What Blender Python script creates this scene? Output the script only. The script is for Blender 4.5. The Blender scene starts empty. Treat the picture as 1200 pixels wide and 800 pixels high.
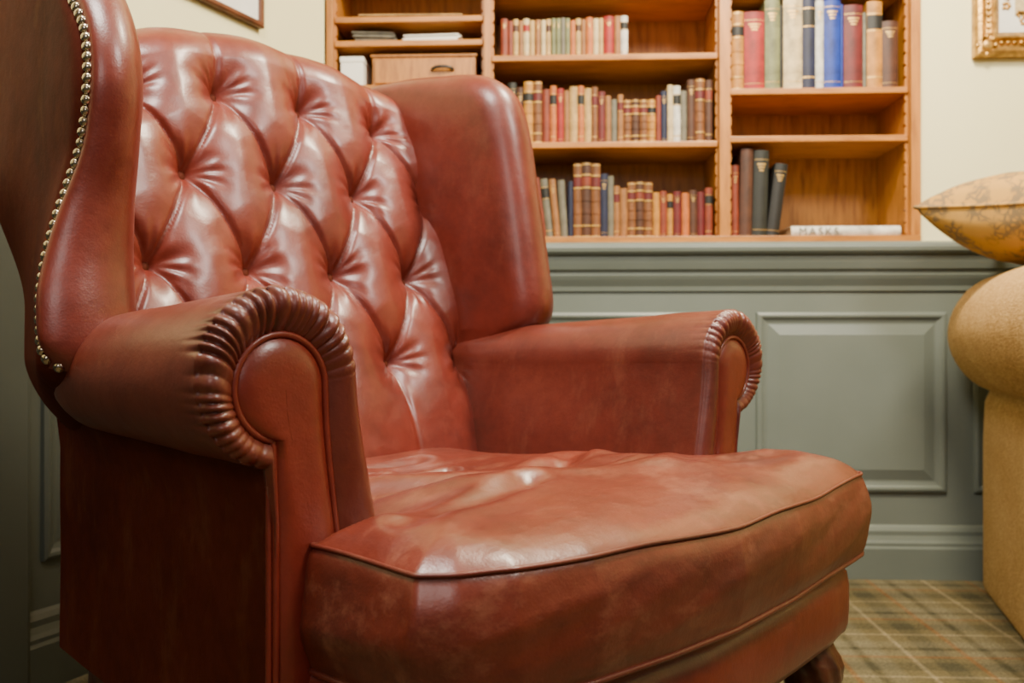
import bpy, math, random
import numpy as np
from mathutils import Vector, Matrix, noise
from mathutils.bvhtree import BVHTree
random.seed(7)
C = bpy.context.scene.collection

# ---------------------------------------------------------------- helpers
def link(o, parent=None):
    C.objects.link(o)
    if parent is not None:
        o.parent = parent
    return o

def mesh(name, verts, faces, mats, parent=None, smooth=True, fmat=None, loc=None, rot=None):
    me = bpy.data.meshes.new(name)
    me.from_pydata([tuple(map(float, v)) for v in verts], [], faces)
    if not isinstance(mats, (list, tuple)):
        mats = [mats]
    for m in mats:
        me.materials.append(m)
    if fmat:
        me.polygons.foreach_set("material_index", fmat)
    me.polygons.foreach_set("use_smooth", [smooth] * len(me.polygons))
    me.update()
    o = bpy.data.objects.new(name, me)
    if loc: o.location = loc
    if rot: o.rotation_euler = rot
    return link(o, parent)

def empty(name, loc=(0, 0, 0), rotz=0):
    o = bpy.data.objects.new(name, None)
    o.location = loc
    o.rotation_euler = (0, 0, rotz)
    o.empty_display_size = .1
    return link(o)

def tag(o, label, cat, group=None):
    o["label"] = label
    o["category"] = cat
    if group: o["group"] = group

def boxes(name, lst, mats, parent=None, bevel=0.0, fm=None, loc=None, rot=None):
    V, F, M = [], [], []
    for i, (x0, x1, y0, y1, z0, z1) in enumerate(lst):
        b = len(V)
        V += [(x0, y0, z0), (x1, y0, z0), (x1, y1, z0), (x0, y1, z0), (x0, y0, z1), (x1, y0, z1), (x1, y1, z1), (x0, y1, z1)]
        F += [tuple(b + k for k in f) for f in [(0, 3, 2, 1), (4, 5, 6, 7), (0, 1, 5, 4), (1, 2, 6, 5), (2, 3, 7, 6), (3, 0, 4, 7)]]
        M += [fm[i] if fm else 0] * 6
    o = mesh(name, V, F, mats, parent, smooth=False, fmat=M, loc=loc, rot=rot)
    if bevel:
        m = o.modifiers.new("bev", 'BEVEL'); m.width = bevel; m.segments = 2
    return o

def grid_faces(nu, nv, closed_u=False, flip=False, base=0):
    F = []
    for i in range(nu if closed_u else nu - 1):
        for j in range(nv - 1):
            a = base + i * nv + j; b = base + ((i + 1) % nu) * nv + j
            f = (a, b, b + 1, a + 1)
            F.append(f[::-1] if flip else f)
    return F

def catmull(pts, n, closed=False):
    P = [np.array(p, float) for p in pts]
    out = []
    m = len(P)
    segs = m if closed else m - 1
    for s in range(segs):
        if closed:
            p0, p1, p2, p3 = P[(s - 1) % m], P[s], P[(s + 1) % m], P[(s + 2) % m]
        else:
            p1, p2 = P[s], P[s + 1]
            p0 = P[s - 1] if s > 0 else 2 * p1 - p2
            p3 = P[s + 2] if s + 2 < m else 2 * p2 - p1
        for k in range(20):
            t = k / 20
            out.append(.5 * ((2 * p1) + (-p0 + p2) * t + (2 * p0 - 5 * p1 + 4 * p2 - p3) * t * t + (-p0 + 3 * p1 - 3 * p2 + p3) * t ** 3))
    out.append(P[0] if closed else P[-1])
    out = np.array(out)
    d = np.r_[0, np.cumsum(np.linalg.norm(np.diff(out, axis=0), axis=1))]
    s = np.linspace(0, d[-1], n + (1 if closed else 0))
    if closed: s = s[:-1]
    return np.stack([np.interp(s, d, out[:, k]) for k in range(out.shape[1])], 1)

def tube(name, pts, r, mat, parent=None, closed=False, n=8):
    P = [Vector(p) for p in pts]
    m = len(P); V = []
    rr = r if callable(r) else (lambda t: r)
    up = None
    for i in range(m):
        a = P[(i - 1) % m] if (closed or i > 0) else P[i]
        b = P[(i + 1) % m] if (closed or i < m - 1) else P[i]
        t = (b - a).normalized()
        if up is None:
            up = Vector((0, 0, 1)) if abs(t.z) < .9 else Vector((1, 0, 0))
        s = t.cross(up).normalized(); up = s.cross(t).normalized()
        for k in range(n):
            an = 2 * math.pi * k / n
            V.append(P[i] + (s * math.cos(an) + up * math.sin(an)) * rr(i / (m - 1)))
    F = []
    for i in range(m if closed else m - 1):
        for k in range(n):
            a = i * n + k; b = i * n + (k + 1) % n
            c = ((i + 1) % m) * n + (k + 1) % n; d = ((i + 1) % m) * n + k
            F.append((a, b, c, d))
    if not closed:
        F.append(tuple(range(n))[::-1]); F.append(tuple((m - 1) * n + k for k in range(n)))
    return mesh(name, V, F, mat, parent)

def nz(x, y, z): return noise.noise(Vector((x, y, z)))
def lerp(a, b, t): return a + (b - a) * t
def sm(t): t = min(1, max(0, t)); return t * t * (3 - 2 * t)

# ---------------------------------------------------------------- materials
def newmat(name):
    m = bpy.data.materials.new(name); m.use_nodes = True
    nt = m.node_tree; b = nt.nodes["Principled BSDF"]
    return m, nt, b

def noise_node(nt, scale, detail=4, rough=.5, vec=None):
    n = nt.nodes.new("ShaderNodeTexNoise"); n.inputs["Scale"].default_value = scale
    n.inputs["Detail"].default_value = detail; n.inputs["Roughness"].default_value = rough
    if vec: nt.links.new(vec, n.inputs["Vector"])
    return n

def coords(nt, scale=(1, 1, 1)):
    t = nt.nodes.new("ShaderNodeTexCoord"); mp = nt.nodes.new("ShaderNodeMapping")
    mp.inputs["Scale"].default_value = scale
    nt.links.new(t.outputs["Object"], mp.inputs["Vector"])
    return mp.outputs["Vector"]

def ramp(nt, fac, stops, interp='LINEAR'):
    r = nt.nodes.new("ShaderNodeValToRGB"); r.color_ramp.interpolation = interp
    e = r.color_ramp.elements
    while len(e) < len(stops): e.new(.5)
    for i, (p, c) in enumerate(stops):
        e[i].position = p; e[i].color = (*c, 1)
    nt.links.new(fac, r.inputs["Fac"])
    return r.outputs["Color"]

def mixc(nt, a, b, fac, blend='MIX'):
    mx = nt.nodes.new("ShaderNodeMix"); mx.data_type = 'RGBA'; mx.blend_type = blend
    if isinstance(fac, (int, float)): mx.inputs["Factor"].default_value = fac
    else: nt.links.new(fac, mx.inputs["Factor"])
    for s, k in ((a, "A"), (b, "B")):
        if isinstance(s, tuple): mx.inputs[k].default_value = (*s, 1)
        else: nt.links.new(s, mx.inputs[k])
    return mx.outputs["Result"]

def bump(nt, b, h, strength, dist, prev=None):
    n = nt.nodes.new("ShaderNodeBump"); n.inputs["Strength"].default_value = strength
    n.inputs["Distance"].default_value = dist
    nt.links.new(h, n.inputs["Height"])
    if prev: nt.links.new(prev, n.inputs["Normal"])
    nt.links.new(n.outputs["Normal"], b.inputs["Normal"])
    return n.outputs["Normal"]

def simple(name, c1, c2=None, rough=.6, scale=8, metallic=0, bmp=0, vs=(1, 1, 1), detail=4, bscale=None, coat=0):
    m, nt, b = newmat(name)
    v = coords(nt, vs)
    n = noise_node(nt, scale, detail, .55, v)
    c2 = c2 or tuple(x * .8 for x in c1)
    nt.links.new(ramp(nt, n.outputs["Fac"], [(.35, c2), (.65, c1)]), b.inputs["Base Color"])
    b.inputs["Roughness"].default_value = rough; b.inputs["Metallic"].default_value = metallic
    b.inputs["Coat Weight"].default_value = coat
    if bmp:
        n2 = noise_node(nt, bscale or scale * 8, 3, .5, v)
        bump(nt, b, n2.outputs["Fac"], bmp, .002)
    return m

def leather(name, dark, mid, light, rough=.34, vs=(1, 1, 1), worn=(.34, .13, .075), coat=.18, spec=.5, soft=0, scuff=.55):
    m, nt, b = newmat(name)
    v = coords(nt, vs); v0 = coords(nt)
    n1 = noise_node(nt, 4.5, 7, .66, v)
    col = ramp(nt, n1.outputs["Fac"], [(.28, dark), (.50, mid), (.76, light)])
    n2 = noise_node(nt, 55, 5, .65, v0)
    col2 = ramp(nt, n2.outputs["Fac"], [(.3, (.76, .70, .68)), (.6, (1, 1, 1))])
    c = mixc(nt, col, col2, .7, 'MULTIPLY')
    n4 = noise_node(nt, 13, 8, .72, coords(nt, (vs[0], vs[1] * 1.6, vs[2] * .7)))
    sc = ramp(nt, n4.outputs["Fac"], [(.53, (0, 0, 0)), (.74, (scuff,) * 3)])
    c = mixc(nt, c, worn, sc)
    nt.links.new(c, b.inputs["Base Color"])
    rr = nt.nodes.new("ShaderNodeMapRange"); rr.inputs["To Min"].default_value = rough - .07; rr.inputs["To Max"].default_value = rough + .12
    nt.links.new(n4.outputs["Fac"], rr.inputs["Value"]); nt.links.new(rr.outputs["Result"], b.inputs["Roughness"])
    b.inputs["Coat Weight"].default_value = coat; b.inputs["Coat Roughness"].default_value = .22
    b.inputs["Specular IOR Level"].default_value = spec
    vo = nt.nodes.new("ShaderNodeTexVoronoi"); vo.inputs["Scale"].default_value = 420
    nt.links.new(v0, vo.inputs["Vector"])
    p = bump(nt, b, vo.outputs["Distance"], .12, .0006)
    n3 = noise_node(nt, 26, 5, .62, v0)
    p = bump(nt, b, n3.outputs["Fac"], .22, .004, p)
    if soft:
        n6 = noise_node(nt, 9, 3, .5, coords(nt, (1, 2.6, 1.6)))
        bump(nt, b, n6.outputs["Fac"], soft, .012, p)
    return m

LEA = leather("oxblood_leather", (.080, .0115, .007), (.150, .020, .0115), (.200, .032, .0175), .35, worn=(.24, .062, .035), scuff=.35)
LEAA = leather("oxblood_leather_arm", (.072, .015, .0085), (.135, .0215, .012), (.185, .036, .019), .37, worn=(.23, .074, .038), scuff=.45)
LEAS = leather("oxblood_leather_seat", (.070, .015, .0085), (.140, .0225, .012), (.200, .038, .020), .32, (1, 1, 2.5), worn=(.28, .100, .055), soft=.20, scuff=.7)
LEA2 = leather("oxblood_leather_outer_shade", (.050, .0095, .0055), (.082, .0145, .008), (.105, .021, .012), .65, worn=(.13, .050, .020), coat=0, spec=.06)  # outer-face shade put into the colour of a darker leather copy; buttons reuse it
LEAR = leather("oxblood_leather_rail", (.135, .016, .009), (.190, .0225, .012), (.23, .033, .018), .34, worn=(.26, .06, .035), scuff=.4)
WOODLEG = simple("mahogany", (.13, .032, .014), (.04, .011, .006), .3, 22, vs=(1, 1, .35), coat=.3, bmp=.5, bscale=90)
NAIL = simple("antique_brass", (.74, .65, .52), (.36, .29, .20), .22, 60, metallic=1)
def wood(name, a, bcol, vs):
    m, nt, b = newmat(name)
    v = coords(nt, vs)
    n = noise_node(nt, 9, 6, .6, v)
    nt.links.new(ramp(nt, n.outputs["Fac"], [(.3, bcol), (.5, a), (.7, tuple(min(1, x * 1.25) for x in a))]), b.inputs["Base Color"])
    b.inputs["Roughness"].default_value = .42
    bump(nt, b, n.outputs["Fac"], .1, .002)
    return m
OAK_H = wood("honey_oak_shelf", (.40, .155, .019), (.26, .088, .009), (1, 6, 8))
OAK_V = wood("honey_oak_upright", (.40, .155, .019), (.26, .088, .009), (8, 6, .8))
OAK_B = wood("honey_oak_back", (.39, .155, .019), (.23, .078, .009), (9, 6, .9))
GREEN = simple("sage_grey_paint", (.138, .160, .140), (.126, .148, .128), .38, 5, bmp=.05)
GREEN_SHADED = simple("sage_grey_paint_shaded", (.045, .050, .038), (.040, .044, .033), .5, 5, bmp=.05)  # darker copy of the sage paint; left wall's shade is put into its colour
CREAM = simple("cream_wall_paint", (.77, .72, .42), (.74, .69, .40), .7, 3, bmp=.05)
CEIL = simple("ceiling_paint", (.8, .77, .68), (.76, .73, .64), .8, 3)
GOLDF = simple("gilt_frame", (.62, .36, .09), (.26, .14, .035), .35, 45, metallic=.8, bmp=.8, bscale=90)
DARKF = simple("dark_frame_wood", (.13, .045, .02), (.06, .022, .012), .35, 14)
MAT = simple("mat_board", (.75, .74, .68), None, .8, 5)
PAGE = simple("page_block", (.66, .55, .36), (.52, .42, .26), .8, 60, vs=(6, 1, 1))
GOLD = simple("gilt_tooling", (.80, .50, .14), (.6, .36, .09), .35, 80, metallic=.6)
WHITE = simple("white_paper", (.80, .78, .72), (.72, .70, .64), .7, 8)
BLACK = simple("black_metal", (.02, .02, .02), None, .4, 8)

def fabric():
    m, nt, b = newmat("chenille_fabric")
    v = coords(nt)
    n = noise_node(nt, 7, 5, .6, v)
    c = ramp(nt, n.outputs["Fac"], [(.3, (.52, .32, .115)), (.7, (.64, .42, .175))])
    t = noise_node(nt, 60, 3, .6, coords(nt, (1, 6, 1)))
    t2 = noise_node(nt, 60, 3, .6, coords(nt, (1, 1, 6)))
    mm = nt.nodes.new("ShaderNodeMath"); mm.operation = 'MULTIPLY'
    nt.links.new(t.outputs["Fac"], mm.inputs[0]); nt.links.new(t2.outputs["Fac"], mm.inputs[1])
    c2 = ramp(nt, mm.outputs[0], [(.15, (.60, .53, .44)), (.34, (1.08, 1.08, 1.08))])
    nt.links.new(mixc(nt, c, c2, .95, 'MULTIPLY'), b.inputs["Base Color"])
    b.inputs["Roughness"].default_value = .95
    b.inputs["Specular IOR Level"].default_value = .15
    bump(nt, b, mm.outputs[0], .9, .005)
    return m
TAN = fabric()

def pillow_mat():
    m, nt, b = newmat("gold_brocade")
    v = coords(nt)
    w = noise_node(nt, 18, 2, .5, v)
    add = nt.nodes.new("ShaderNodeVectorMath"); add.operation = 'MULTIPLY_ADD'
    add.inputs[1].default_value = (.10, .10, .10)
    nt.links.new(w.outputs["Color"], add.inputs[0]); nt.links.new(v, add.inputs[2])
    vo = nt.nodes.new("ShaderNodeTexVoronoi"); vo.feature = 'DISTANCE_TO_EDGE'; vo.inputs["Scale"].default_value = 36
    nt.links.new(add.outputs[0], vo.inputs["Vector"])
    col = ramp(nt, vo.outputs["Distance"], [(.0, (.20, .135, .06)), (.08, (.22, .14, .06)), (.16, (.44, .235, .042)), (.5, (.50, .27, .050))])
    n5 = noise_node(nt, 16, 2, .5, v)
    k = ramp(nt, n5.outputs["Fac"], [(.52, (0, 0, 0)), (.60, (1, 1, 1))])
    nt.links.new(mixc(nt, col, (.48, .26, .048), k), b.inputs["Base Color"]); b.inputs["Roughness"].default_value = .75
    n = noise_node(nt, 300, 2, .5, v); bump(nt, b, n.outputs["Fac"], .5, .001)
    return m
BROC = pillow_mat()

def carpet():
    m, nt, b = newmat("tartan_carpet")
    t = nt.nodes.new("ShaderNodeTexCoord"); sp = nt.nodes.new("ShaderNodeSeparateXYZ")
    nt.links.new(t.outputs["Object"], sp.inputs[0])
    B = (.135, .108, .050); D = (.062, .056, .030); L = (.175, .150, .088); K = (.30, .24, .14); R = (.22, .095, .028)
    stops = [(0, B), (.055, B), (.078, K), (.092, K), (.115, B), (.20, B), (.24, D), (.37, D), (.42, B), (.49, B), (.512, R), (.530, R), (.555, L), (.66, L), (.70, D), (.73, D), (.77, L), (.88, L), (.93, B)]
    cols = []
    for ax, off in (("X", .31), ("Y", .12)):
        d = nt.nodes.new("ShaderNodeMath"); d.operation = 'MULTIPLY_ADD'; d.inputs[1].default_value = 1 / .27; d.inputs[2].default_value = off
        nt.links.new(sp.outputs[ax], d.inputs[0])
        f = nt.nodes.new("ShaderNodeMath"); f.operation = 'FRACT'; nt.links.new(d.outputs[0], f.inputs[0])
        cols.append(ramp(nt, f.outputs[0], stops))
    mx = mixc(nt, cols[0], cols[1], .5)
    n = noise_node(nt, 150, 3, .7, t.outputs["Object"])
    g = ramp(nt, n.outputs["Fac"], [(.3, (.5, .5, .5)), (.7, (1.2, 1.2, 1.2))])
    nt.links.new(mixc(nt, mx, g, 1.0, 'MULTIPLY'), b.inputs["Base Color"]); b.inputs["Roughness"].default_value = .97
    b.inputs["Specular IOR Level"].default_value = .1
    bump(nt, b, n.outputs["Fac"], .9, .005)
    return m
CARPET = carpet()

# ---------------------------------------------------------------- room shell
WY = 2.67
def struct(o): o["kind"] = "structure"; return o

struct(boxes("floor", [(-3.2, 2.6, -1.6, 3.0, -.05, 0)], CARPET))
struct(boxes("ceiling", [(-3.2, 2.6, -1.6, 3.0, 2.6, 2.65)], CEIL))
struct(boxes("wall_back", [(-1.6, 2.6, WY, 3.0, 0, .905), (1.02, 2.6, WY, 3.0, .905, 2.6), (-.648, 1.02, WY, 3.0, 2.25, 2.6), (-1.6, -.668, WY, 3.0, .905, 2.6)],
             [GREEN, CREAM], fm=[0, 1, 1, 1]))
struct(boxes("wall_right", [(2.6, 2.7, -1.6, 3.0, 0, .9), (2.6, 2.7, -1.6, 3.0, .9, 2.6)], [GREEN, CREAM], fm=[0, 1]))
LA = math.atan2(-.933, -.3598); LO = (-.645, 2.624, 0)
struct(boxes("wall_left", [(0, 4.4, -.12, 0, 0, .9), (0, 4.4, -.12, 0, .9, 2.6)], [GREEN_SHADED, CREAM], fm=[0, 1], loc=LO, rot=(0, 0, LA)))

def extrude_profile(name, prof, x0, x1, mat, loc=None, rot=None):
    V = []
    for x in (x0, x1):
        V += [(x, -o, z) for o, z in prof]
    n = len(prof)
    F = [(i, i + 1, n + i + 1, n + i) for i in range(n - 1)] + [tuple(range(n))[::-1], tuple(range(n, 2 * n))]
    return mesh(name, V, F, mat, smooth=False, loc=loc, rot=rot)
dado = [(0, .80), (.006, .802), (.008, .815), (.018, .835), (.022, .845), (.022, .855), (.030, .862), (.036, .880), (.038, .890), (.038, .899), (.048, .903), (.054, .910), (.056, .920), (.054, .930), (.046, .936), (-.02, .936), (-.02, .80)]
base = [(0, 0), (.026, 0), (.026, .085), (.022, .092), (.022, .100), (.017, .108), (.012, .120), (.012, .132), (.006, .142), (0, .148)]
struct(extrude_profile("trim_1", dado, -.66, 2.6, GREEN, loc=(0, WY, 0)))
struct(extrude_profile("baseboard_back", base, -.66, 2.6, GREEN, loc=(0, WY, 0)))
mir = (0, 0, LA + math.pi)
struct(extrude_profile("trim_2", dado, -4.4, -.03, GREEN_SHADED, loc=LO, rot=mir))
struct(extrude_profile("baseboard_left", base, -4.4, -.02, GREEN_SHADED, loc=LO, rot=mir))

def frame_sweep(name, x0, x1, z0, z1, prof, mats, fill=None, parent=None, loc=None, rot=None, fillmat=0, smooth=False):
    V, F, M = [], [], []
    for ins, out in prof:
        V += [(x0 + ins, -out, z0 + ins), (x1 - ins, -out, z0 + ins), (x1 - ins, -out, z1 - ins), (x0 + ins, -out, z1 - ins)]
    for k in range(len(prof) - 1):
        for c in range(4):
            a = k * 4 + c; b = k * 4 + (c + 1) % 4
            F.append((a, b, b + 4, a + 4)); M.append(0)
    e = (len(prof) - 1) * 4
    if fill: F.append((e, e + 1, e + 2, e + 3)); M.append(fillmat)
    return mesh(name, V, F, mats, parent, smooth=smooth, fmat=M, loc=loc, rot=rot)
pp = [(0, 0), (.001, .008), (.008, .011), (.014, .010), (.020, .005), (.026, .003), (.030, .002), (.034, .002), (.060, .009), (.063, .010), (.066, .010)]
struct(frame_sweep("trim_3", .571, 1.095, .239, .742, pp, GREEN, True, loc=(0, WY, 0)))
struct(frame_sweep("trim_4", -.10, .50, .239, .742, pp, GREEN, True, loc=(0, WY, 0)))
struct(frame_sweep("trim_5", 1.17, 1.75, .239, .742, pp, GREEN, True, loc=(0, WY, 0)))
struct(frame_sweep("trim_6", -.93, -.20, .239, .742, pp, GREEN_SHADED, True, loc=LO, rot=mir))
struct(boxes("trim_7", [(.975, 1.07, 0, .028, 0, 2.1), (.985, 1.06, .028, .036, 0, 2.1)], GREEN_SHADED, bevel=.003, loc=LO, rot=(0, 0, LA)))

# ---------------------------------------------------------------- bookcase
BF = 2.655; BB = 2.92
bc = empty("bookcase", (0.19, BF, .936))
tag(bc, "built-in honey oak bookcase with adjustable shelves above grey-green panelling", "bookcase")
def bpart(name, lst, mat, bevel=.0015):
    l2 = [(a - .19, b - .19, c - BF, d - BF, e - .936, f - .936) for a, b, c, d, e, f in lst]
    return boxes(name, l2, mat, bc, bevel)
bpart("back_panel", [(-.648, 1.018, BB, BB + .02, .936, 2.25)], OAK_B, 0)
bpart("side_panel", [(-.648, -.628, BF + .002, BB, .955, 2.24)], OAK_V)
bpart("side_panel", [(.992, 1.018, BF - .010, BB, .955, 2.24)], OAK_V)
bpart("divider", [(-.196, -.176, BF + .002, BB, .955, 2.24)], OAK_V)
bpart("divider", [(.466, .496, BF - .004, BB, .955, 2.24)], OAK_V)
bpart("base_board", [(-.648, 1.018, BF - .012, BB, .9365, .955)], OAK_H)
def shelf(x0, x1, z): bpart("shelf", [(x0, x1, BF + .012, BB, z - .018, z)], OAK_H, .003)
for z in (1.372, 1.238, 1.66, 1.92): shelf(.497, .991, z)
for z in (1.474, 1.226, 1.665, 1.92): shelf(-.175, .465, z)
for z in (1.59, 1.522, 1.395, 1.75, 1.95, 1.2): shelf(-.627, -.197, z)
def teeth(x, sgn):
    V, F = [], []
    z = .96; prof = [(0, z)]
    while z < 2.2:
        prof += [(.007, z + .004), (.007, z + .026), (.0025, z + .031)]; z += .034
    prof.append((0, z))
    n = len(prof)
    for y in (BF + .020, BF + .036):
        V += [(x + sgn * p - .19, y - BF, q - .936) for p, q in prof]
    F = [(i, i + 1, n + i + 1, n + i) for i in range(n - 1)] + [tuple(range(n)), tuple(range(n, 2 * n))[::-1]]
    mesh("shelf_support_strip", V, F, OAK_V, bc, smooth=False)
for x, s in ((-.176, 1), (.466, -1), (.496, 1), (.992, -1), (-.628, 1), (-.196, -1)): teeth(x, s)

# ---------------------------------------------------------------- books
PAL = dict(rust=(.22, .032, .009), cream=(.52, .32, .10), tan=(.31, .125, .030), ivory=(.64, .49, .25), sage=(.18, .19, .085), teal=(.10, .16, .12),
           orange=(.50, .13, .018), red=(.32, .007, .005), brown=(.075, .024, .009), calf=(.20, .068, .014), navy=(.008, .012, .045), black=(.007, .007, .006),
           green=(.011, .013, .009), maroon=(.13, .008, .009), blue=(.006, .035, .30), white=(.72, .69, .60), grey=(.16, .145, .10), gold=(.50, .21, .020), olive=(.14, .13, .06))
WORD = dict(rust="rust", cream="cream", tan="tan", ivory="ivory", sage="sage green", teal="dark teal", orange="orange", red="bright red", brown="dark brown",
            calf="tan calf", navy="navy", black="black", green="greenish black", maroon="maroon", blue="bright blue", white="white", grey="grey", gold="ochre", olive="olive")
BM = {k: simple("book_" + k, v, tuple(x * .5 for x in v), .6, 34, bmp=.2, detail=6) for k, v in PAL.items()}
LABELC = {'calf': 'maroon', 'brown': 'rust', 'tan': 'maroon', 'rust': 'black', 'ivory': 'red', 'cream': 'brown'}
def book(w, h, d, col, loc, lean=0, style='plain', group=None, note=None, rot=None):
    n = 8; bul = min(.006, w * .22); th = .0018
    def arc(x, off=0): return -bul * math.sin(math.pi * min(1, max(0, x / w))) - off
    V, F, M = [], [], []
    xs = [w * i / n for i in range(n + 1)]
    out = [(0, d)] + [(x, arc(x)) for x in xs] + [(w, d)]
    inn = [(w - th, d)] + [(min(w - th, max(th, x)), arc(x) + th) for x in xs[::-1]] + [(th, d)]
    pl = out + inn; m = len(pl)
    for z in (0, h): V += [(x, y, z) for x, y in pl]
    for i in range(m):
        j = (i + 1) % m; F.append((i, j, m + j, m + i)); M.append(0)
    no = len(out)
    for i in range(no - 1):
        a, b_, c, e = i, i + 1, m - 2 - i, m - 1 - i
        F.append((a, e, c, b_)); M.append(0); F.append((m + a, m + b_, m + c, m + e)); M.append(0)
    b = len(V); t = .003
    V += [(x, y, z) for z in (t, h - t) for x, y in ((th, .002), (w - th, .002), (w - th, d - .004), (th, d - .004))]
    for f in [(0, 3, 2, 1), (4, 5, 6, 7), (0, 1, 5, 4), (1, 2, 6, 5), (2, 3, 7, 6), (3, 0, 4, 7)]:
        F.append(tuple(b + k for k in f)); M.append(1)
    def band(z0, z1, mi, off, x0=0, x1=None):
        bb = len(V); x1 = x1 or w
        xq = [x0 + (x1 - x0) * i / n for i in range(n + 1)]
        for z in (z0, z1):
            V.extend([(x, arc(x, off), z) for x in xq])
        q = n + 1
        V.extend([(x, arc(x, 0), z) for z in (z0, z1) for x in xq])
        for i in range(n):
            F.append((bb + i, bb + i + 1, bb + q + i + 1, bb + q + i)); M.append(mi)
            F.append((bb + 2 * q + i, bb + 2 * q + i + 1, bb + i + 1, bb + i)); M.append(mi)
            F.append((bb + q + i, bb + q + i + 1, bb + 3 * q + i + 1, bb + 3 * q + i)); M.append(mi)
    if style == 'ribs':
        for k in range(1, 6):
            z = h * (k / 6); band(z - .0018, z + .0018, 2 if k in (1, 4, 5) else 0, .0018)
        band(h * .69, h * .81, 3, .0006); band(.004, .007, 2, .0006); band(h - .007, h - .004, 2, .0006)
    elif style == 'label':
        band(h * .68, h * .84, 3, .0006); band(h * .66, h * .67, 2, .0007); band(h * .85, h * .86, 2, .0007); band(h * .12, h * .135, 2, .0006)
    elif style == 'gilt':
        band(h * .89, h * .895, 2, .0006); band(h * .08, h * .085, 2, .0006)
        for k, (a_, c_) in enumerate(((.2, .8), (.28, .72), (.35, .65))): band(h * (.83 - .035 * k), h * (.845 - .035 * k), 2, .0006, w * a_, w * c_)
    z = loc[2] + (w * math.sin(lean) if lean > 0 else 0)
    o = mesh("book", V, F, [BM[col], PAGE, GOLD, BM[LABELC.get(col, 'black')]], None, smooth=False, fmat=M, loc=(loc[0], loc[1], z + .0005), rot=rot or (0, lean, 0))
    sw = {'ribs': "with raised spine bands", 'label': "with contrasting title label", 'gilt': "with gilt spine lines", 'plain': "with plain spine"}[style]
    tag(o, f"{WORD[col]} hardback {sw}" + (f", {note}" if note else ", upright on shelf"), "book", group)
    return o

def row(x, x1, z, items, group, y=2.70):
    tot = sum(i[0] for i in items) / 1000 + .0008 * len(items); pl = 0; gaps = 0
    for it in items:
        ln = it[4] if len(it) > 4 else 0
        if ln < 0 and pl == 0: gaps += it[1] / 1000 * math.sin(-ln)
        pl = ln
    k = (x1 - x - gaps) / tot; pl = 0
    for it in items:
        w, h, col, st = it[:4]; lean = it[4] if len(it) > 4 else 0
        w = w / 1000 * k; h /= 1000
        if lean < 0 and pl == 0: x += h * math.sin(-lean)
        book(w, h, random.uniform(.10, .13) if h < .2 else .16, col, (x, y + random.uniform(-.004, .006), z), lean, st, group,
             "leaning slightly" if lean else None)
        x += w + .0008 * k; pl = lean
row(-.150, .215, 1.474, [(16, 113, 'rust', 'gilt'), (11, 106, 'rust', 'plain'), (12, 112, 'cream', 'label'), (10, 108, 'tan', 'plain'), (14, 113, 'ivory', 'label'), (11, 107, 'cream', 'plain'),
    (14, 111, 'tan', 'gilt'), (10, 108, 'ivory', 'plain'), (12, 113, 'cream', 'label'), (10, 113, 'sage', 'gilt'), (10, 112, 'sage', 'gilt'), (10, 114, 'grey', 'plain'), (10, 112, 'sage', 'gilt'),
    (12, 108, 'orange', 'plain'), (12, 112, 'cream', 'label'), (10, 109, 'tan', 'plain'), (16, 113, 'orange', 'gilt'), (12, 110, 'ivory', 'plain'), (10, 112, 'cream', 'plain'), (24, 117, 'red', 'gilt'),
    (14, 117, 'tan', 'plain'), (16, 118, 'white', 'label')], "small books on the upper middle shelf")
row(-.130, .455, 1.226, [(22, 178, 'green', 'gilt'), (18, 165, 'brown', 'gilt'), (24, 180, 'gold', 'ribs'), (22, 180, 'calf', 'ribs'), (20, 158, 'rust', 'plain'), (16, 168, 'orange', 'label'), (18, 160, 'red', 'gilt'),
    (14, 154, 'tan', 'plain'), (20, 164, 'cream', 'plain'), (16, 167, 'orange', 'label'), (18, 159, 'cream', 'plain'), (16, 164, 'calf', 'label'), (18, 150, 'maroon', 'gilt'), (14, 138, 'tan', 'plain'),
    (16, 128, 'grey', 'plain'), (14, 140, 'tan', 'label'), (20, 126, 'calf', 'ribs'), (20, 127, 'brown', 'ribs'), (20, 125, 'calf', 'ribs'), (20, 126, 'gold', 'ribs'), (12, 136, 'rust', 'plain'),
    (16, 150, 'navy', 'gilt'), (14, 166, 'ivory', 'plain'), (18, 164, 'white', 'label'), (16, 150, 'grey', 'plain'), (20, 180, 'brown', 'gilt'), (24, 184, 'calf', 'ribs'), (18, 178, 'brown', 'label')], "old books on the middle shelf")
row(-.160, .455, .955, [(22, 178, 'calf', 'ribs'), (18, 165, 'brown', 'gilt'), (20, 172, 'rust', 'label'), (18, 160, 'tan', 'plain'), (16, 180, 'tan', 'plain', -.12), (18, 176, 'rust', 'plain', -.12),
    (20, 172, 'grey', 'label', -.11), (18, 170, 'tan', 'gilt', -.09), (20, 168, 'grey', 'plain', -.06), (14, 165, 'navy', 'plain'), (22, 215, 'calf', 'ribs'), (26, 218, 'brown', 'ribs'), (24, 214, 'calf', 'ribs'),
    (20, 184, 'navy', 'gilt'), (16, 178, 'grey', 'plain'), (16, 150, 'tan', 'label'), (20, 142, 'tan', 'plain'), (22, 160, 'calf', 'ribs'), (22, 162, 'brown', 'ribs'), (24, 160, 'calf', 'ribs'),
    (18, 130, 'gold', 'plain'), (20, 134, 'rust', 'gilt'), (16, 126, 'gold', 'label'), (22, 133, 'maroon', 'gilt'), (20, 128, 'orange', 'plain'), (22, 136, 'brown', 'gilt'), (20, 132, 'maroon', 'plain'), (20, 142, 'rust', 'label')], "old books on the lowest middle shelf")
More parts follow.
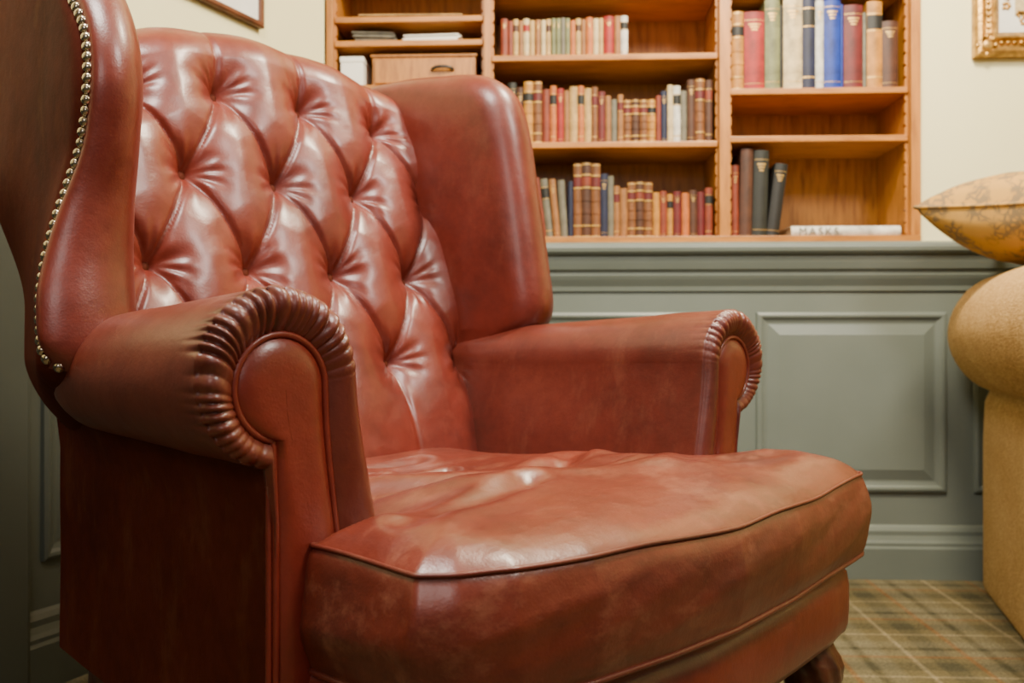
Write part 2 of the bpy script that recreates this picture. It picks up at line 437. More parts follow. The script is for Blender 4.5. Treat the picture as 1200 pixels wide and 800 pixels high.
row(.508, .972, 1.372, [(32, 225, 'gold', 'ribs'), (54, 222, 'red', 'gilt'), (40, 255, 'sage', 'gilt'), (8, 240, 'black', 'plain'), (50, 262, 'ivory', 'gilt'), (36, 268, 'navy', 'label'), (22, 262, 'white', 'gilt'), (44, 262, 'blue', 'gilt'),
    (6, 240, 'blue', 'plain'), (50, 236, 'maroon', 'gilt'), (10, 215, 'grey', 'plain'), (40, 245, 'gold', 'label'), (42, 190, 'brown', 'gilt')], "large books on the top shelf", 2.69)
row(.508, .640, .955, [(20, 205, 'rust', 'gilt'), (36, 250, 'brown', 'plain', .02), (42, 245, 'green', 'gilt', .03), (36, 208, 'black', 'gilt', .13)], "large books beside the flat volume", 2.69)
mb = book(.030, .304, .22, 'white', (.672, 2.685, .955 + .030), 0, 'plain', "large books beside the flat volume", "lying flat, titled in grey", rot=(0, math.pi / 2, 0))
mb.location.z = .955 + .0305
fc = bpy.data.curves.new("t", 'FONT'); fc.body = "MASKS"; fc.size = .030; fc.extrude = .0003; fc.space_character = 1.35
fo = bpy.data.objects.new("t", fc); C.objects.link(fo)
bpy.context.view_layer.update()
tm = bpy.data.meshes.new_from_object(fo.evaluated_get(bpy.context.evaluated_depsgraph_get()))
C.objects.unlink(fo)
to = bpy.data.objects.new("title_lettering", tm); tm.materials.clear(); tm.materials.append(simple("grey_ink", (.12, .12, .09), None, .6))
link(to, mb)
to.matrix_parent_inverse = Matrix.Identity(4)
to.matrix_basis = Matrix(((0, -1, 0, .0255), (0, 0, -1, -.0072), (1, 0, 0, .020), (0, 0, 0, 1)))

def paper_stack(x, y, z, w, d, n, label, m=WHITE, yaw=0):
    l = []
    for i in range(n):
        j = random.uniform(-.006, .006)
        l.append((j, w + j, j, d + j, i * .0035, i * .0035 + .003))
    o = boxes("paper_stack", l, m, loc=(x, y, z + .0005), rot=(0, 0, yaw)); tag(o, label, "papers"); return o
paper_stack(-.575, 2.69, 1.522, .12, .16, 9, "stack of grey and white folded papers on a shelf", BM['grey'], .1)
paper_stack(-.43, 2.69, 1.522, .16, .16, 6, "stack of white paper on a shelf", WHITE, -.05)
paper_stack(-.56, 2.69, 1.59, .30, .16, 4, "stack of cream envelopes on a shelf", BM['cream'], .02)
o = boxes("cardboard_box", [(-.61, -.545, 2.675, 2.80, 1.3955, 1.475), (-.612, -.543, 2.673, 2.802, 1.462, 1.478)], WHITE, bevel=.002)
tag(o, "small white lidded box beside a wooden drawer box", "box")
dr = empty("drawer_box", (-.372, 2.77, 1.3955)); tag(dr, "low oak drawer box with a black handle on a shelf", "drawer box")
boxes("body", [(-.150, .150, -.075, .10, 0, .085), (-.155, .155, -.08, .10, .085, .093)], OAK_V, dr, .002)
boxes("drawer", [(-.142, .142, -.083, -.0755, .008, .078)], OAK_B, dr, .002)
tube("handle", [(.055 + .03 * math.cos(a), -.086 - .012 * math.sin(a), .045 + .006 * math.sin(a)) for a in np.linspace(0, math.pi, 14)], .0045, BLACK, dr)

# ---------------------------------------------------------------- pictures
gp = empty("framed_picture", (1.39, WY, 1.446)); tag(gp, "picture in an ornate carved gilt frame hanging on a cream wall", "picture")
gpro = [(0, .001), (0, .022), (.006, .030), (.014, .034), (.022, .028), (.026, .018), (.034, .016), (.044, .022), (.050, .030), (.056, .030), (.060, .022), (.066, .014), (.070, .012)]
frame_sweep("frame", -.225, .225, 0, .56, gpro, GOLDF, parent=gp)
V = []; F = []
def bead(cx, cy, cz, rx, ry, rz):
    b = len(V); nu, nv = 8, 6
    for i in range(nu):
        for j in range(nv):
            a = 2 * math.pi * i / nu; p = math.pi * j / (nv - 1) - math.pi / 2
            V.append((cx + rx * math.cos(a) * math.cos(p), cy + ry * math.sin(a) * math.cos(p), cz + rz * math.sin(p)))
    F.extend(grid_faces(nu, nv, True, base=b))
for i in range(24):
    t = -.205 + .41 * i / 23
    for z in (.039, .521): bead(t, -.019, z, .0075, .007, .0055)
for i in range(30):
    t = .03 + .50 * i / 29
    for x in (-.186, .186): bead(x, -.019, t, .0055, .007, .0075)
for x, z in ((-.195, .03), (.195, .03), (-.195, .53), (.195, .53)):
    bead(x, -.030, z, .018, .010, .018)
    for k in range(8):
        a = k * math.pi / 4; bead(x + .024 * math.cos(a), -.026, z + .024 * math.sin(a), .008, .008, .008)
rr_ = random.Random(4)
for k in range(60):
    x = rr_.uniform(-.150, .150); z = rr_.uniform(.075, .485)
    for q in range(5):
        a = q * 1.1 + k; bead(x + .010 * math.cos(a) * (1 - q * .1), -.013, z + .010 * math.sin(a) * (1 - q * .1), .0045, .005, .0045)
o = mesh("carved_ornament", V, F, GOLDF, gp); o["kind"] = "stuff"
frame_sweep("picture_panel", -.157, .157, .068, .492, [(0, .012), (.045, .012), (.047, .008)], [MAT, BM['ivory']], True, parent=gp, fillmat=1)
pl_ = empty("framed_picture", (0, 0, 0)); pl_.location = (LO[0] + .512 * -.3598, LO[1] + .512 * -.933, 1.452); pl_.rotation_euler = (0, 0, LA + math.pi)
tag(pl_, "picture with white mat in thin dark wooden frame on cream wall", "picture")
frame_sweep("frame", -.225, .225, 0, .56, [(0, .001), (0, .018), (.004, .022), (.014, .020), (.018, .012)], DARKF, parent=pl_)
frame_sweep("mat_board", -.208, .208, .017, .543, [(0, .013), (.07, .013), (.072, .010)], [MAT, BM['grey']], True, parent=pl_, fillmat=1)

# ---------------------------------------------------------------- ARMCHAIR
ch = empty("wingback_armchair", (-.1882, 1.222, 0), math.radians(50.5))
tag(ch, "oxblood leather wingback armchair with deep-buttoned back and brass nailheads", "armchair")

# --- tufted backrest
ZR = [.893 + .135 * k for k in (-2, -1, 0, 1)]
BT = []
for k, z in zip((-2, -1, 0, 1), ZR):
    xs = [-.30, -.15, 0, .15, .30] if k % 2 == 0 else [-.225, -.075, .075, .225]
    BT += [(x, z) for x in xs]
BTa = np.array(BT)
def yb(z): return .247 + .327 * (z - .68)
NY, NZ = -1 / 1.052, .327 / 1.052
def tuft(x, z):
    zp = (z - .893) / .135; zc = min(1, max(-2, zp)); xp = x / .15
    s = xp + zc / 2; t = xp - zc / 2
    topf = 1 - .9 * sm((z - 1.06) / .075)
    botf = 1 - .65 * sm((.61 - z) / .10)
    p = (abs(math.sin(math.pi * s) * math.sin(math.pi * t))) ** .50
    p = lerp(.80, p, topf * botf)
    dv = BTa - np.array([x, z]); dd = np.hypot(dv[:, 0], dv[:, 1]); i = int(dd.argmin()); d = float(dd[i])
    an = math.atan2(dv[i, 1], dv[i, 0])
    ds = abs(s - round(s)); dt = abs(t - round(t)); dl = min(ds, dt) * .10
    h = .0135 * p + .038 * (1 - math.exp(-(d / .026) ** 1.1))
    h -= .0052 * math.exp(-(dl / .0027) ** 2) * (1 - math.exp(-d / .02)) * topf * botf
    h += .0016 * math.sin(an * 10 + i * 1.7 + 1.4 * math.sin(an * 3 + i)) * math.exp(-((d - .030) / .019) ** 2)
    h += .0018 * nz(x * 12, z * 12, 3.1) + .0008 * nz(x * 36, z * 36, 1.1)
    return h - .002
nx = 230; V = []
XS = np.linspace(-.318, .318, nx)
path = [(yb(z), z, NY, NZ, 1, z) for z in np.linspace(.42, 1.080, 220)]
cyy, czz = yb(1.08) + .042 * -NY, 1.08 + .042 * -NZ
a0 = math.atan2(NZ, NY)
for k in range(1, 25):
    a = a0 - a0 * k / 24
    path.append((cyy + .042 * math.cos(a), czz + .042 * math.sin(a), math.cos(a), math.sin(a), max(.0, 1 - .8 * k / 24), 1.08 + .0035 * k))
for z in np.linspace(1.0, .27, 8):
    path.append((cyy + .042 + (z - czz) * .30, z, 1, 0, 0, z))
def crown(x, z): return (.085 if x < 0 else .040) * (x / .3) ** 2 * min(1, max(0, (z - .92) / .18))
for (y, z, ny, nz_, ps, zt) in path:
    for x in XS:
        h = lerp(.012, tuft(x, zt), ps) if ps > 0 else .012
        V.append((x, y + ny * h, z - crown(x, z) + nz_ * h))
back = mesh("backrest", V, grid_faces(len(path), nx, flip=True), LEA, ch)
V, F = [], []
nu, nv = 16, 7
for i in range(nu):
    for j in range(nv):
        a = 2 * math.pi * i / nu; p = math.pi * j / (nv - 1) - math.pi / 2
        V.append((.0098 * math.cos(a) * math.cos(p), .0045 * math.sin(p), .0098 * math.sin(a) * math.cos(p)))
bt = mesh("button", V, grid_faces(nu, nv, True), LEA2, back)
for i, (x, z) in enumerate([q for q in BT if abs(q[0]) < .29]):
    o = bt if i == 0 else bt.copy()
    if i: link(o, back)
    h = .0012
    o.location = (x, yb(z) + NY * h, z + NZ * h - crown(x, z)); o.rotation_euler = (-.31, 0, 0)

# --- wings
def polydist(P, poly):
    A = poly[:-1]; B = poly[1:]; AB = B - A; L = (AB ** 2).sum(1) + 1e-12
    t = np.clip(((P[:, None, :] - A[None]) * AB[None]).sum(2) / L, 0, 1)
    D = P[:, None, :] - (A[None] + t[..., None] * AB[None])
    d = np.sqrt((D ** 2).sum(2)); return d.min(1), d.argmin(1)
def wing(side, outl, strip):
    n = 200; O = catmull(outl, n, True)
    A = np.array([.23, .68]); B = np.array([.25, 1.0])
    V = []
    nvh = 38
    S = catmull(strip, 140)
    for p in O:
        t = np.clip(np.dot(p - A, B - A) / np.dot(B - A, B - A), 0, 1); q = A + (B - A) * t
        L = np.linalg.norm(p - q); dirv = (q - p) / L
        rowp = []
        for j in range(nvh):
            f = 1 - j / (nvh - 1); rowp.append((f ** 1.9, -1))
        for j in range(1, nvh):
            f = j / (nvh - 1); rowp.append((f ** 1.9, 1))
        for f, sg in rowp:
            d = f * L; pt = p + dirv * d
            e = math.sqrt(max(0, 1 - (1 - min(d / .046, 1)) ** 2))
            if sg > 0 and side > 0:
                e = .68 * e + .32 * math.sqrt(max(0, 1 - (1 - min(d / .14, 1)) ** 2))
            V.append([pt[0], pt[1], e, sg, d])
    V = np.array(V); dist, idx = polydist(V[:, :2], S)
    seg = S[np.minimum(idx + 1, len(S) - 1)] - S[np.minimum(idx, len(S) - 2)]
    rel = V[:, :2] - S[idx]; cr = seg[:, 0] * rel[:, 1] - seg[:, 1] * rel[:, 0]
    out = []; isout = []
    for k in range(len(V)):
        y, z, e, sg, d = V[k]
        fl = sm((.87 - z) / .17)
        xi = .335 - .13 * (y - .05) - (.017 if side > 0 else 0)
        if side < 0: xo = .409 + .034 * fl - lerp(.10, .33, fl) * max(-.02, y - .06)
        else: xo = .409 - .10 * (y - .05)
        if z < .64: xo -= .055 * ((.64 - z) / .10) ** 1.6
        xm = (xi + xo) / 2
        if sg < 0:
            off = (xo - xm) * e
            if cr[k] > 0: off += .009 * (1 - math.exp(-(dist[k] / .014) ** 2)) * min(1, d / .02)
            off -= .0035 * math.exp(-(dist[k] / .006) ** 2)
        else:
            off = (xm - xi) * e
        off += .0018 * nz(y * 12, z * 9, side * 5)
        out.append((side * ((xm + off) if sg < 0 else (xm - off)), y, z))
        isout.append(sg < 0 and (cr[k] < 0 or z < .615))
    nv = 2 * nvh - 1
    F = grid_faces(n, nv, True, flip=(side > 0))
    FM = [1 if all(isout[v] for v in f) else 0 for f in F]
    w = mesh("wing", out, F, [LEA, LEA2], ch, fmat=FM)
    return w, out, F, S
near_out = [(.12, .590), (.055, .618), (.034, .645), (.036, .69), (.046, .75), (.044, .81), (.030, .866), (.020, .934), (.038, .995), (.090, 1.060), (.17, 1.105), (.28, 1.128), (.38, 1.135), (.455, 1.11), (.455, 1.0), (.42, .85), (.375, .68), (.34, .57), (.27, .545), (.20, .560)]
near_strip = [(.052, .634), (.068, .655), (.078, .69), (.082, .74), (.079, .79), (.070, .825), (.058, .855), (.044, .90), (.040, .94), (.050, .98), (.079, 1.018), (.125, 1.06), (.20, 1.09), (.30, 1.105)]
wn, vo_, fo_, Sn = wing(-1, near_out, near_strip)
far_out = [(.12, .655), (.072, .705), (.080, .80), (.103, .94), (.120, 1.03), (.145, 1.085), (.195, 1.117), (.28, 1.130), (.38, 1.136), (.455, 1.12), (.455, 1.0), (.42, .85), (.375, .68), (.34, .57), (.27, .545), (.20, .58)]
far_strip = [(.145, .67), (.112, .70), (.112, .80), (.134, .94), (.150, 1.03), (.19, 1.08), (.28, 1.10)]
wf, vf_, ff_, Sf = wing(1, far_out, far_strip)
V, F = [], []
nu, nv = 12, 5
for i in range(nu):
    for j in range(nv):
        a = 2 * math.pi * i / nu; p = (math.pi / 2) * j / (nv - 1)
        V.append((.0058 * math.cos(a) * math.cos(p), .0058 * math.sin(a) * math.cos(p), .0044 * math.sin(p)))
nme = None
def nails(side, w, vs, fs, path, step, maxn):
    global nme
    bv = BVHTree.FromPolygons([Vector(v) for v in vs], fs)
    L = np.r_[0, np.cumsum(np.linalg.norm(np.diff(path, axis=0), axis=1))]
    s = 0; c = 0
    while s < L[-1] and c < maxn:
        y = np.interp(s, L, path[:, 0]); z = np.interp(s, L, path[:, 1])
        hit, nrm, _, _ = bv.ray_cast(Vector((side * 1.0, y, z)), Vector((-side, 0, 0)))
        if hit is not None:
            if nrm.x * side < 0: nrm = -nrm
            if nme is None:
                o = mesh("nailhead", V, grid_faces(nu, nv, True), NAIL, w); nme = o.data; o["label"] = "domed antique brass nailhead"
            else:
                o = bpy.data.objects.new("nailhead", nme); link(o, w); o["label"] = "domed antique brass nailhead"
            o.location = hit + nrm * .0008
            o.rotation_euler = nrm.to_track_quat('Z', 'Y').to_euler()
            c += 1
        s += step
nails(-1, wn, vo_, fo_, Sn, .0110, 58)
nails(1, wf, vf_, ff_, Sf, .0118, 38)

# --- armrests
YF = -.262
def arm(side):
    n1, n2, n3 = 18, 240, 18
    def section(y):
        t = (y - YF) / (.10 - YF)
        tt = min(1, t)
        xc = lerp(.376, .350, tt); R = lerp(.076, .062, tt); zt = lerp(.706, .686, tt)
        if t > 1:
            u = min(1, (y - .10) / .21); xc = lerp(xc, .318, u); R = lerp(R, .03, u); zt = lerp(zt, .66, u)
        zc = zt - R
        pts = []
        xi0 = lerp(.276, .270, tt)
        for k in range(n1):
            f = k / n1; z = lerp(.33, zc, f)
            x = lerp(xi0, xc - R, sm((f - .35) / .65)) - .006 * math.sin(math.pi * f)
            pts.append((x, z, 0, 0))
        for k in range(n2 + 1):
            a = math.pi - (math.pi * 1.44) * k / n2
            pts.append((xc + R * math.cos(a), zc + R * math.sin(a), 1, a))
        xe, ze = pts[-1][0], pts[-1][1]
        xo = lerp(.384, .318, min(1, (y - YF) / (.31 - YF)))
        for k in range(1, n3 + 1):
            f = k / n3; x = lerp(xe, xo, min(1, f * 6)); pts.append((x, lerp(ze, .27, f), 2, 0))
        return pts, xc, zc, R
    ys = [YF + d for d in (0, .003, .006, .010, .014, .019, .025, .032, .042, .055, .075, .10)] + list(np.linspace(YF + .12, .20, 14)) + [.23, .27, .31]
    GA = .92 if side < 0 else .5
    def ruf(a, w=0.0):
        q = (math.pi - a) / (math.pi * 1.44)
        fade = sm(q / .10) * sm((1 - q) / .06) * (1 - .45 * sm((q - .62) / .3))
        x = q * 31 + .30 * math.sin(q * 23) + .25 * math.sin(q * 41 + 1) + w
        c = abs(math.sin(math.pi * x)) ** .65
        return fade * (c - .75) * (1 + .5 * math.sin(q * 31 + 2)) * GA
    secF, xcF, zcF, RF = section(YF)
    r2 = .044
    Q = []
    for (x, z, kind, a) in secF:
        if kind == 0:
            f = (z - .33) / (zcF - .33); xq = lerp(.312, xcF - r2, sm((f - .25) / .75))
            Q.append((xq, z - .008 * f))
        elif kind == 1:
            Q.append((xcF + r2 * math.cos(a), zcF - .008 + r2 * math.sin(a)))
        else:
            ze = secF[n1 + n2][1]
            f = (ze - z) / (ze - .27)
            q0 = Q[n1 + n2]
            Q.append((lerp(q0[0], .381, sm(f * 4)), lerp(q0[1], .27, f)))
    loops = []
    nf = 14
    for k in range(nf):
        v = k / nf
        loop = []
        for i, (x, z, kind, a) in enumerate(secF):
            qx, qz = Q[i]
            g = 1 - (1 - v) ** 1.5
            fx, fz = lerp(qx, x, g), lerp(qz, z, g)
            wid = math.hypot(qx - x, qz - z)
            yy = YF + .006 - min(.020, wid * .6) * math.sin(math.pi * (.06 + .94 * v)) ** .7
            if kind == 1:
                rf = ruf(a, .15 * math.sin(3 * v)); amp = .0056 * math.sin(math.pi * min(1, v * .60 + .12))
                fx += math.cos(a) * rf * amp * v; fz += math.sin(a) * rf * amp * v
                yy -= rf * amp
            loop.append((fx, yy, fz))
        loops.append(loop)
    for y in ys:
        sec, xc, zc, R = section(y)
        loop = []
        am = .0042 * math.exp(-((y - YF) / .012) ** 1.1)
        for (x, z, kind, a) in sec:
            if kind == 1:
                rf = ruf(a, 0) * am
                x += math.cos(a) * rf; z += math.sin(a) * rf
                rr = .0015 * nz(a * 1.2, y * 14, side * 4); x += math.cos(a) * rr; z += math.sin(a) * rr
            else:
                x += .0018 * nz(z * 9, y * 9, side + kind * 3)
            loop.append((x, y, z))
        loops.append(loop)
    N = len(loops[0])
    V = [(side * x, y, z) for lp in loops for x, y, z in lp]
    nin = n1 + n2 + 1
    F = grid_faces(len(loops), N, flip=(side < 0))
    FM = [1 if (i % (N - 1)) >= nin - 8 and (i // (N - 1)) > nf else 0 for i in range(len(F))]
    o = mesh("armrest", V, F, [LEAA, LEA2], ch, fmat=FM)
    PV = []; rings = 10
    spine = [(lerp(.348, xcF, sm((z - .48) / .14)), min(z, zcF - .008)) for x, z in Q]
    for k in range(rings):
        f = k / (rings - 1)
        for (qx, qz), (sx, sz) in zip(Q, spine):
            PV.append((side * lerp(qx, sx, f), YF + .001 - .010 * (1 - (1 - f) ** 5), lerp(qz, sz, f)))
    mesh("arm_panel", PV, grid_faces(rings, N, flip=(side > 0)), LEAR, o)
    tube("piping", [(side * x, YF - .002, z) for x, z in Q[::2]], .0030, LEAR, o)
    tube("piping", [(side * (.384 + .001), YF + .002, z) for z in np.linspace(.27, .55, 20)], .0028, LEAR, o)
    return o
arm(-1); arm(1)

# --- seat cushion
fx = np.array([-.352, -.33, -.29, -.216, -.12, -.016, .12, .235, .33, .38, .408])
fy = np.array([-.402, -.424, -.446, -.464, -.475, -.481, -.474, -.460, -.451, -.445, -.434])
def yfc(x): return float(np.interp(x, fx, fy))
NUc, NVc = 220, 190
Y0, Y1 = -.45, .235
G = np.zeros((NUc, NVc, 2))
for j in range(NVc):
    v = j / (NVc - 1)
    y0 = lerp(Y0, Y1, v)
    s = sm((y0 + .274) / .020)
    xl = lerp(-.352, -.268, s); xr = lerp(.400, .268, s)
    if y0 > .19: xl += (y0 - .19) ** 2 * 9; xr -= (y0 - .19) ** 2 * 9
    for i in range(NUc):
        x = lerp(xl, xr, i / (NUc - 1))
        G[i, j] = (x, y0 + (yfc(x) - Y0) * max(0, 1 - v / .24))
bd = [(i, 0) for i in range(NUc)] + [(NUc - 1, j) for j in range(1, NVc)] + [(i, NVc - 1) for i in range(NUc - 2, -1, -1)] + [(0, j) for j in range(NVc - 2, 0, -1)]
BP = np.array([G[i, j] for i, j in bd])
flat = G.reshape(-1, 2)
dist = np.concatenate([polydist(c, np.vstack([BP, BP[:1]]))[0] for c in np.array_split(flat, 60)])
ZP = .485
def zedge(x, y): return ZP + .006 * nz(x * 7 + 3, y * 7, 7) - .014 * sm((y + .1) / .3) - .004 * math.exp(-((x - .05) / .12) ** 2) * sm((-.3 - y) / .1)
FOLD = [(-.26, -.16, .06, -.30, .028, .014), (-.25, -.05, .00, -.16, .022, .012), (-.22, .02, .06, -.03, .020, .010), (-.10, .12, .08, .07, .020, .007), (.18, -.13, .02, -.23, .028, .010),
        (-.30, -.34, -.12, -.30, .026, .007), (-.18, .16, -.05, .02, .017, .006), (.28, -.36, .10, -.32, .032, .007), (-.24, .10, -.12, -.02, .016, .007),
        (-.12, -.24, .14, -.27, .028, .008), (-.05, -.08, .15, -.14, .024, .008)]
V = []
for (x, y), d in zip(flat, dist):
    rear = sm((y + .15) / .25); farx = sm((x - .08) / .15)
    z = zedge(x, y) + (.036 - .008 * rear) * (1 - math.exp(-d / .042))
    inn = 1 - math.exp(-d / .035)
    z -= .032 * math.exp(-((x - .0) ** 2 / .035 + (y + .06) ** 2 / .025))
    wx, wy = x + .026 * nz(x * 6, y * 6, 5), y + .026 * nz(x * 6, y * 6, 11)
    for (ax, ay, bx, by, wd, dp) in FOLD:
        lx, ly = bx - ax, by - ay; L2 = lx * lx + ly * ly
        t = max(0, min(1, ((wx - ax) * lx + (wy - ay) * ly) / L2))
        dd = math.hypot(wx - ax - t * lx, wy - ay - t * ly)
        if dd < wd * 3:
            z -= inn * dp * math.exp(-(dd / (wd * .7)) ** 2) - inn * dp * .45 * math.exp(-((dd - wd * 1.3) / (wd * .7)) ** 2)
    z += inn * (.007 * nz(x * 6, y * 8, .5) * (1 - .6 * farx) + .0009 * nz(x * 20, y * 28, 2.5) * rear)
    V.append((x, y, z))
F = grid_faces(NUc, NVc)
nb = len(bd); prev = [i * NVc + j for i, j in bd]
nrm = []
for k in range(nb):
    t = BP[(k + 2) % nb] - BP[(k - 2) % nb]; n_ = np.array([t[1], -t[0]]); nrm.append(n_ / np.linalg.norm(n_))
K = 16
arcl = np.r_[0, np.cumsum(np.linalg.norm(np.diff(BP, axis=0), axis=1))]
for k in range(1, K + 1):
    f = k / K; cur = []
    for q in range(nb):
        x, y = BP[q]; bul = .012 * math.sin(math.pi * f) ** .7
        if f < 1:
            sn = math.sin(math.pi * f)
            bul += .0060 * nz(arcl[q] * 5 + f * 1.8, f * 1.6, 4) * sn + .0018 * nz(arcl[q] * 14 + f * 6, f * 2.5, 9) * sn
        z = lerp(zedge(x, y), .384, f)
        cur.append(len(V)); V.append((x + nrm[q][0] * bul, y + nrm[q][1] * bul, z))
    for q in range(nb):
        F.append((prev[q], cur[q], cur[(q + 1) % nb], prev[(q + 1) % nb]))
    prev = cur
F.append(tuple(prev))
cu = mesh("seat_cushion", V, F, LEAS, ch)
top = [(x + n_[0] * .001, y + n_[1] * .001, zedge(x, y) + .001) for (x, y), n_ in zip(BP, nrm)]
tube("piping", top, .0021, LEAA, cu, closed=True)
tube("piping", [(x + n_[0] * .002, y + n_[1] * .002, .385) for (x, y), n_ in zip(BP, nrm)], .0028, LEAA, cu, closed=True)

# --- seat frame (front rail and deck)
pl = [(-.345, -.385), (-.29, -.422), (-.20, -.444), (-.016, -.459), (.20, -.446), (.32, -.436), (.390, -.424), (.390, -.28), (.360, -.25), (.300, .28), (.28, .31), (-.28, .31), (-.300, .28), (-.360, -.25), (-.348, -.28)]
D = []
for a, b in zip(pl, pl[1:] + pl[:1]):
    for k in range(6): D.append((lerp(a[0], b[0], k / 6), lerp(a[1], b[1], k / 6)))
D = np.array(D); nD = len(D)
Dn = []
for k in range(nD):
    t = D[(k + 2) % nD] - D[(k - 2) % nD]; q = np.array([t[1], -t[0]]); Dn.append(q / np.linalg.norm(q))
prof = [(.384, -.008), (.380, .000), (.374, .002), (.368, -.001), (.364, -.008), (.359, -.001), (.340, .003), (.31, .003), (.29, .001), (.280, -.004), (.276, -.02)]
V = []
for z, o_ in prof:
    for k in range(nD): V.append((D[k][0] + Dn[k][0] * o_, D[k][1] + Dn[k][1] * o_, z + .0015 * nz(D[k][0] * 8, D[k][1] * 8, z * 9)))
F = []
for r in range(len(prof) - 1):
    for k in range(nD):
        F.append((r * nD + k, (r + 1) * nD + k, (r + 1) * nD + (k + 1) % nD, r * nD + (k + 1) % nD))
F.append(tuple(range(nD))); F.append(tuple(range((len(prof) - 1) * nD, len(prof) * nD))[::-1])
mesh("seat_frame", V, F, LEAR, ch)

# --- legs
def leg(px, py, dx, dy, front):
    if front:
        spec = [(.290, -.004, .034), (.262, .006, .037), (.235, .018, .037), (.20, .020, .031), (.16, .010, .024), (.11, -.004, .0185), (.07, -.006, .016), (.045, .004, .018), (.030, .016, .024), (.016, .022, .028), (.004, .022, .026), (0, .022, .020)]
    else:
        spec = [(.29, -.02, .026), (.24, -.015, .025), (.16, 0, .021), (.08, .02, .018), (.02, .036, .017), (0, .040, .016)]
    m_ = 70
    C2 = catmull(spec, m_)
    V = []; n = 48
    for z, o_, r in C2:
        for k in range(n):
            a = 2 * math.pi * k / n
            c, s = math.cos(a), math.sin(a); q = (abs(c) ** 3 + abs(s) ** 3) ** (-1 / 3)
            if front:
                kn = math.exp(-((z - .235) / .035) ** 2)
                q *= 1 + kn * (.055 * math.cos(8 * a + 28 * (z - .235)) + .015 * math.sin(z * 420 + 3 * a))
            V.append((px + dx * o_ + c * r * q, py + dy * o_ + s * r * q, max(0, z)))
    F = grid_faces(m_, n); F += [(i * n + n - 1, (i + 1) * n + n - 1, (i + 1) * n, i * n) for i in range(m_ - 1)]
    F += [tuple(range(n)), tuple(range((m_ - 1) * n, m_ * n))[::-1]]
    o = mesh("leg", V, F, WOODLEG, ch); o["label"] = "dark mahogany cabriole leg" if front else "dark mahogany raked rear leg"
leg(-.305, -.370, -.6, -.8, True); leg(.343, -.376, .6, -.8, True); leg(-.275, .28, -.2, 1, False); leg(.275, .28, .2, 1, False)

# ---------------------------------------------------------------- sofa
so = empty("sofa", (1.14, 2.552, 0), math.radians(-14)); tag(so, "tan chenille sofa with a fat rolled arm beside panelled wall", "sofa")
sec = [(0.004, .006), (.000, .02), (0, .20), (0, .40), (.004, .50), (.02, .528)]
for k in range(33):
    a = math.radians(238) - math.radians(238) * k / 32; sec.append((.07 + .16 * math.cos(a), .68 + .16 * math.sin(a)))
sec += [(.228, .6), (.226, .5), (.226, .30), (.226, .006)]
sec = np.array(sec)
V = []; st = [(-.0, .70), (-.006, .86), (-.016, .94), (-.03, .985), (-.05, 1)] + [(-y, 1) for y in np.linspace(.08, .86, 18)] + [(-.875, .985), (-.89, .94), (-.90, .86), (-.903, .70)]
for y, s in st:
    for x, z in sec:
        if z > .5: X, Z = .07 + (x - .07) * s, .68 + (z - .68) * s
        else: X, Z = x + (1 - s) * .02, z
        V.append((X, y, Z + (.003 * nz(x * 9, y * 9, z * 9) if z > .1 else 0)))
n = len(sec); F = grid_faces(len(st), n); F += [tuple(range(n)), tuple(range((len(st) - 1) * n, len(st) * n))[::-1]]
mesh("armrest", V, F, TAN, so)
def soft(name, x0, x1, y0, y1, z0, z1, r, mat, parent):
    o = boxes(name, [(x0, x1, y0, y1, z0, z1)], mat, parent); m = o.modifiers.new("b", 'BEVEL'); m.width = r; m.segments = 6
    o.data.polygons.foreach_set("use_smooth", [True] * 6); return o
soft("seat_base", .20, 1.18, -.88, -.03, .04, .32, .03, TAN, so)
soft("seat_cushion", .232, 1.10, -.90, -.24, .325, .47, .05, TAN, so)
soft("backrest", .20, 1.18, -.24, -.02, .30, .80, .07, TAN, so)
for x, y in ((1.1, -.84), (1.1, -.06)):
    tube("leg", [(x, y, 0), (x, y, .02), (x, y, .055)], .022, WOODLEG, so, n=14)

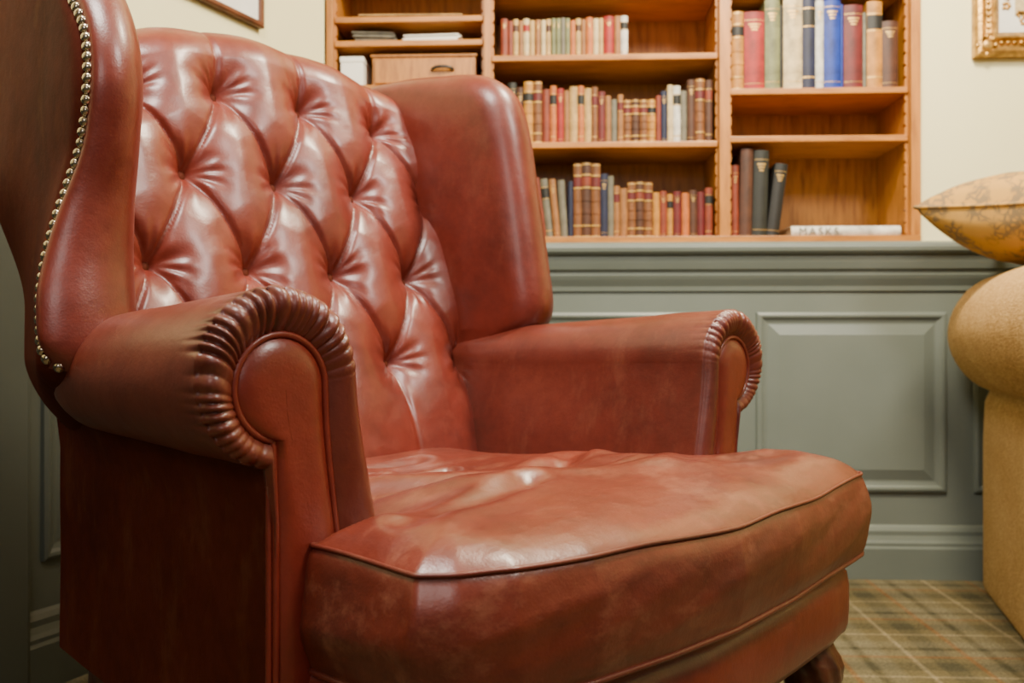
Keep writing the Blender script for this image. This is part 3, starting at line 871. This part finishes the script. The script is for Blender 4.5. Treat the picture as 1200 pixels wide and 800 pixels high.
ph = empty("throw_pillow", (1.165, 2.325, .955), 0); tag(ph, "gold brocade throw pillow with swirling pattern on a sofa arm", "pillow")
ph.rotation_euler = (math.radians(4), math.radians(7), math.radians(45 - 8))
N = 60; V = []; F = []
for sgn in (1, -1):
    for i in range(N):
        for j in range(N):
            u = -1 + 2 * i / (N - 1); v = -1 + 2 * j / (N - 1)
            pin = 1 - .10 * (1 - u * u) * abs(v) ** 2; pin2 = 1 - .10 * (1 - v * v) * abs(u) ** 2
            x = .195 * u * pin2; y = .195 * v * pin
            e = max(0, (1 - u ** 2) * (1 - v ** 2)) ** .42
            z = sgn * (.108 * e) + .004 * nz(x * 20, y * 20, sgn) * e
            V.append((x, y, z))
F = grid_faces(N, N) + grid_faces(N, N, flip=True, base=N * N)
mesh("pillow_cover", V, F, BROC, ph)
ed = []
for i in range(N): ed.append(V[i * N])
for j in range(1, N): ed.append(V[(N - 1) * N + j])
for i in range(N - 2, -1, -1): ed.append(V[i * N + N - 1])
for j in range(N - 2, 0, -1): ed.append(V[j])
tube("piping", ed, .0048, BROC, ph, closed=True)

# ---------------------------------------------------------------- lights, world, camera
def area(name, loc, target, size, energy, col):
    l = bpy.data.lights.new(name, 'AREA'); l.shape = 'DISK'; l.size = size; l.energy = energy; l.color = col
    o = bpy.data.objects.new(name, l); o.location = loc
    o.rotation_euler = (Vector(target) - Vector(loc)).to_track_quat('-Z', 'Y').to_euler(); C.objects.link(o)
area("ceiling_light", (.65, 1.55, 2.5), (.6, 2.7, 1.15), .4, 110, (1, .87, .65))
area("ceiling_light", (-.4, .55, 2.45), (-.2, 1.3, .6), .55, 50, (1, .93, .84))
area("ceiling_light", (1.3, .3, 2.4), (0, 1.2, .5), .55, 36, (1, .93, .84))
area("window_light", (-.2, -1.3, 1.8), (0, 1.4, .8), .8, 12, (1, .95, .90))
w = bpy.data.worlds.new("World"); bpy.context.scene.world = w; w.use_nodes = True
w.node_tree.nodes["Background"].inputs["Color"].default_value = (1, .9, .78, 1); w.node_tree.nodes["Background"].inputs["Strength"].default_value = .09
cam = bpy.data.cameras.new("camera"); co = bpy.data.objects.new("camera", cam); C.objects.link(co)
co.location = (0, 0, .66); co.rotation_euler = (math.radians(90), 0, math.radians(2.5))
cam.lens = 33; cam.sensor_width = 36; cam.clip_start = .02
cam.dof.use_dof = True; cam.dof.focus_distance = .98; cam.dof.aperture_fstop = 7.0
bpy.context.scene.camera = co
